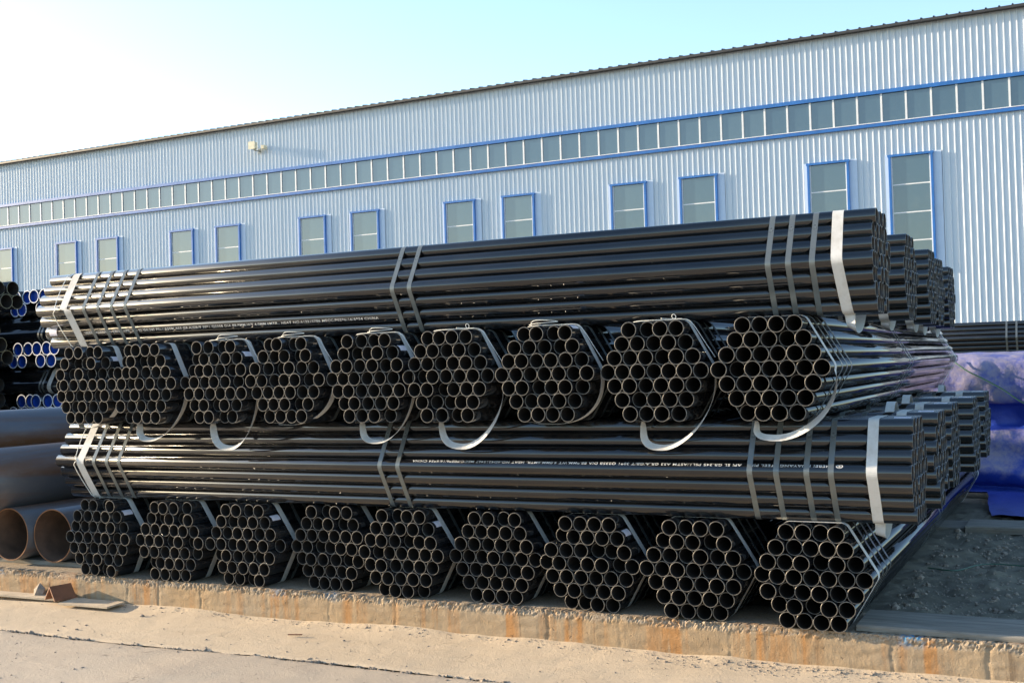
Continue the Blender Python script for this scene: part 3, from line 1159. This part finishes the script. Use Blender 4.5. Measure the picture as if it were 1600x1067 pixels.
for li in range(7):
    z = 0.235 + li * LP
    capped('lengthwise dark pipes without caps, %s layer up, stack before the capped one' % ordn[li],
           (-11.25 - (0.0 if li == 6 else 0.20 if li % 2 == 0 else 0.40) - 0.02 * (li % 3), 4.25, z), R(90), [row(4, -3 * hp), row(3, -2 * hp)], 700 + li,
           grp='lengthwise dark bundles of the near stack', dark=True)
for (x0, x1, y0, y1, z1, lab) in ((-13.2, -10.9, 5.4, 5.65, 0.190, 'timber bearer under the near side of the far capped stack'), (-13.2, -10.9, 9.6, 9.85, 0.190, 'timber bearer under the back of the far capped stack'),
                                  (-12.3, -12.0, 3.8, 4.7, 0.233, 'timber bearer under the near end of the uncapped pipe stack'), (-16.5, -16.2, 3.8, 4.7, 0.233, 'timber bearer under the far end of the uncapped pipe stack')):
    mb = MB(); mb.box((x0, y0, -0.03), (x1, y1, z1)); tag(mb.obj('timber_bearer', M['timber']), lab, 'bearer')

# ------------------------------------------------------------------ far bundles at right, on timber blocks
for k in range(3):
    zz = 0.27 + k * 0.56
    e, _ = bundle(['lowest', 'middle', 'topmost'][k] + ' lengthwise black bundle of the far stack behind the blue tarpaulin', (2.6, 15.5, zz), R(90),
                  'far black pipe bundles', [0.4, 0.6, 2.97, 3.125, 5.3, 5.6], None, None, (), 0.01, None, 700 + k)
for k, x in enumerate((1.9, -0.3, -2.6)):
    mb = MB(); mb.box((x - 0.12, 15.3, -0.03), (x + 0.12, 16.2, 0.268))
    o = mb.obj('timber_block', M['timber'])
    tag(o, 'timber block under the far stack, %s from its left end' % ordn[2 - k], 'block')
for b in [o for o in COL.objects if o.name.startswith('pipe_bundle') and o.get('group') == 'far black pipe bundles']:
    b.location.y = 15.75

# ------------------------------------------------------------------ timbers on the ledge
def plank(label, a, b, seed, nseg=24):
    rnd = random.Random(seed)
    x0, y0, z0 = a; x1, y1, z1 = b
    vs, fs = [], []
    for i in range(nseg + 1):
        x = x0 + (x1 - x0) * i / nseg
        w = 0.006 * fbm(x * 3, seed); zz = 0.003 * fbm(x * 2, seed + 5.0)
        bv = 0.008
        for (y, z) in ((y0 + w, z0), (y0 + w, z1 + zz - bv), (y0 + w + bv, z1 + zz), (y1 + w - bv, z1 + zz), (y1 + w, z1 + zz - bv), (y1 + w, z0)):
            vs.append((x, y, z))
    for i in range(nseg):
        for k in range(6):
            l = (k + 1) % 6
            fs.append((i * 6 + k, (i + 1) * 6 + k, (i + 1) * 6 + l, i * 6 + l)[::-1])
    fs.append(tuple(range(6))); fs.append(tuple(nseg * 6 + k for k in range(6))[::-1])
    o = mesh_obj('timber_plank', vs, fs, M['timber'])
    tag(o, label, 'plank')
    return o


plank('grey weathered timber plank lying on the kerb edge beside the last bundle', (-0.315, 0.435, 0.0), (2.6, 0.845, 0.030), 3)
plank('long timber plank under the far part of the bottom tier', (-6.0, 4.42, -0.04), (-0.17, 4.85, -0.001), 8)
plank('loose grey plank on the dirt near the blue tarpaulin', (-0.16, 4.34, -0.035), (2.4, 4.80, 0.022), 12)

# ------------------------------------------------------------------ blue tarpaulin
prof = [(10.6, -0.02), (10.55, 0.7), (10.4, 1.33), (9.4, 1.40), (8.2, 1.42), (7.35, 1.41), (7.12, 1.375), (7.02, 1.30), (6.98, 1.15), (6.99, 1.0), (7.03, 0.915), (7.14, 0.895),
        (7.17, 0.80), (7.15, 0.69), (7.06, 0.655), (6.95, 0.62), (6.90, 0.52), (6.90, 0.40), (6.86, 0.30), (6.80, 0.22), (6.84, 0.12), (6.92, 0.06), (6.75, 0.035), (6.4, 0.07), (6.0, 0.055), (5.5, 0.02), (5.12, 0.012)]
pp_ = catmull([(y, z, 0) for y, z in prof], 4)
tx = [-1.15 + 0.045 * i for i in range(110)]


def tarp_pt(x, j):
    p = pp_[j]
    y, z = p.x, p.y
    s = j / len(pp_)
    fold = 0.05 * fbm(x * 1.6, z * 1.2, 3.0) + 0.018 * fbm(x * 6, z * 4, 9.0)
    up_ = min(1.0, max(0.0, z / 0.25))
    yy = y + fold * (1 if z < 1.33 else 0.4) * up_
    zz = z + 0.02 * fbm(x * 2, y * 2, 5.0) * up_ + (0.018 * fbm(x * 5, y * 5, 7.0) if z < 0.2 else 0)
    if y < 6.75:       # tail on the dirt, only right of the bundles
        lim = -0.19 + 0.02 * fbm(y * 1.5, 2.0) + (6.75 - y) * 0.10
        x = lim + (x + 1.15) * (3.76 - lim) / 4.905
        zz = max(zz, 0.004)
    return (x, yy, max(zz, -0.03))


tarp = grid('tarpaulin', tx, list(range(len(pp_))), tarp_pt, M['tarp'])
tag(tarp, 'dusty blue tarpaulin draped over a stack with its tail on the dirt', 'tarpaulin')
mb = MB(); mb.tube(catmull([(-0.5, 7.00, 1.36), (-0.36, 6.93, 1.25), (-0.2, 6.92, 1.16), (-0.02, 6.93, 1.05), (0.15, 6.95, 0.92), (0.3, 6.98, 0.85)], 8), 0.008, 6)
mb.obj('tie_rope', M['wire'], tarp, True)

# ------------------------------------------------------------------ small things in the front yard
mb = MB(); mb.box((-0.23, -0.085, 0), (0.23, 0.085, 0.012))
bo = mb.obj('board', M['board']); bo.location = (-5.58, 0.255, GZ + 0.028); bo.rotation_euler = (0.03, 0.0, 0.02)
tag(bo, 'sandy flat board lying on the ground against the kerb', 'board')
mb = MB(); mb.box((-0.42, -0.05, 0), (0.42, 0.05, 0.014))
bo = mb.obj('board', M['board']); bo.location = (-6.33, 0.29, GZ + 0.030); bo.rotation_euler = (0.04, 0.01, 0.05)
tag(bo, 'narrow sandy lath at the kerb foot below the rusty pipes', 'board')
t = 0.007; s = 0.10
pr = [(-s * 0.72, 0), (0, s), (s * 0.72, 0), (s * 0.72 - 0.010, 0), (0, s - 0.011), (-s * 0.72 + 0.010, 0)]
vs = [(x, 0, z) for x, z in pr] + [(x, 0.17, z) for x, z in pr]
fs = [(0, 1, 4, 5), (1, 2, 3, 4), (11, 10, 7, 6), (10, 9, 8, 7)] + [(k, 6 + k, 6 + (k + 1) % 6, (k + 1) % 6) for k in range(6)]
ai = mesh_obj('steel_angle', vs, fs, M['brown'])
ai.location = (-5.92, 0.19, GZ + 0.042); ai.rotation_euler = (0, 0, R(-12))
tag(ai, 'short brown steel angle standing like a tent on a board', 'steel angle')


def rock(name, loc, r, seed, mat, squash=0.6):
    bm = bmesh.new()
    bmesh.ops.create_icosphere(bm, subdivisions=1, radius=r)
    for v in bm.verts:
        v.co *= 1 + 0.55 * noise.noise(v.co * (1.3 / r) + Vector((seed, 0, 0)))
        v.co.z *= squash
    me = bpy.data.meshes.new(name); bm.to_mesh(me); bm.free()
    me.materials.append(mat)
    o = bpy.data.objects.new(name, me); COL.objects.link(o); o.location = loc
    return o


tag(rock('concrete_lump', (-6.19, 0.345, GZ + 0.055), 0.05, 4, M['stone'], 1.3), 'pale broken concrete lump leaning on the kerb beside the steel angle', 'rubble')
tag(rock('stone', (-4.99, 0.14, GZ + 0.012), 0.016, 9, M['stone']), 'small dark stone on the sandy pavement near the board', 'stone')
mb = MB(); mb.box((-0.045, -0.005, 0), (0.045, 0.005, 0.006))
o = mb.obj('stick', M['brown']); o.location = (-3.62, 0.02, GZ + 0.012); o.rotation_euler = (0, 0, 0.35)
tag(o, 'short dark stick lying on the sandy pavement', 'stick')

# uncountable grit
gv, gf = [], []
rg = random.Random(5)
def pebble(x, y, z, r):
    b = len(gv)
    a0 = rg.random() * 6
    top = (x + rg.uniform(-.3, .3) * r, y + rg.uniform(-.3, .3) * r, z + r * rg.uniform(0.5, 0.9))
    for k in range(5):
        a = a0 + k * 1.257
        rr = r * rg.uniform(0.7, 1.2)
        gv.append((x + rr * math.cos(a), y + rr * math.sin(a), z - 0.3 * r))
        gv.append((x + 0.75 * rr * math.cos(a + .3), y + 0.75 * rr * math.sin(a + .3), z + r * rg.uniform(.25, .5)))
    gv.append(top)
    for k in range(5):
        l = (k + 1) % 5
        gf.append((b + 2 * k, b + 2 * l, b + 2 * l + 1, b + 2 * k + 1))
        gf.append((b + 2 * k + 1, b + 2 * l + 1, b + 10))
for _ in range(2100):
    if _ % 3 == 0:
        x = rg.uniform(-7, 0.5)
        if fbm(x * 3.1, 77.0) > -0.12:
            pebble(x, joint_y(x) - 0.008 + rg.gauss(0, 0.012), GZ - 0.004, 0.004 + rg.expovariate(1 / 0.0035))
    x = rg.uniform(-7, 1.3); u_ = rg.random()
    y = KY - 0.02 - abs(rg.gauss(0, 0.05)) if u_ < 0.6 else rg.uniform(-1.6, 0.36)
    if u_ < 0.25: x = rg.gauss(-0.7, 0.55); y = KY - 0.03 - abs(rg.gauss(0, 0.11))
    t_ = (y - joint_y(x)) / (KY + 0.02 - joint_y(x))
    z = apron_pt(x, min(1, t_))[2] if t_ > 0.02 else slab_pt(x, joint_y(x) - y)[2]
    pebble(x, y, z, min(0.013, 0.0022 + rg.expovariate(1 / 0.0022)))
tag(mesh_obj('grit', gv, gf, M['stone']), 'loose grit and crumbs along the kerb foot', 'grit', None, 'stuff')
gv, gf = [], []
for _ in range(3200):
    x = rg.uniform(-0.3, 1.3); y = 0.92 + 3.4 * rg.random() ** 1.3
    pebble(x, y, yard_pt(x, y)[2], min(0.03, 0.002 + rg.expovariate(1 / 0.0050)))
tag(mesh_obj('rubble_crumbs', gv, gf, M['stone']), 'crumbs of rubble strewn over the shaded dirt', 'rubble', None, 'stuff')
mb = MB(); mb.tube(catmull([(-0.2, 2.36, 0.012), (-0.07, 2.29, 0.014), (0.0, 2.33, 0.012), (0.1, 2.54, 0.016), (0.22, 2.63, 0.012), (0.42, 2.6, 0.010)], 8), 0.0045, 6)
tag(mb.obj('wire', M['wire'], None, True), 'thin dark green wire lying on the shaded dirt', 'wire')
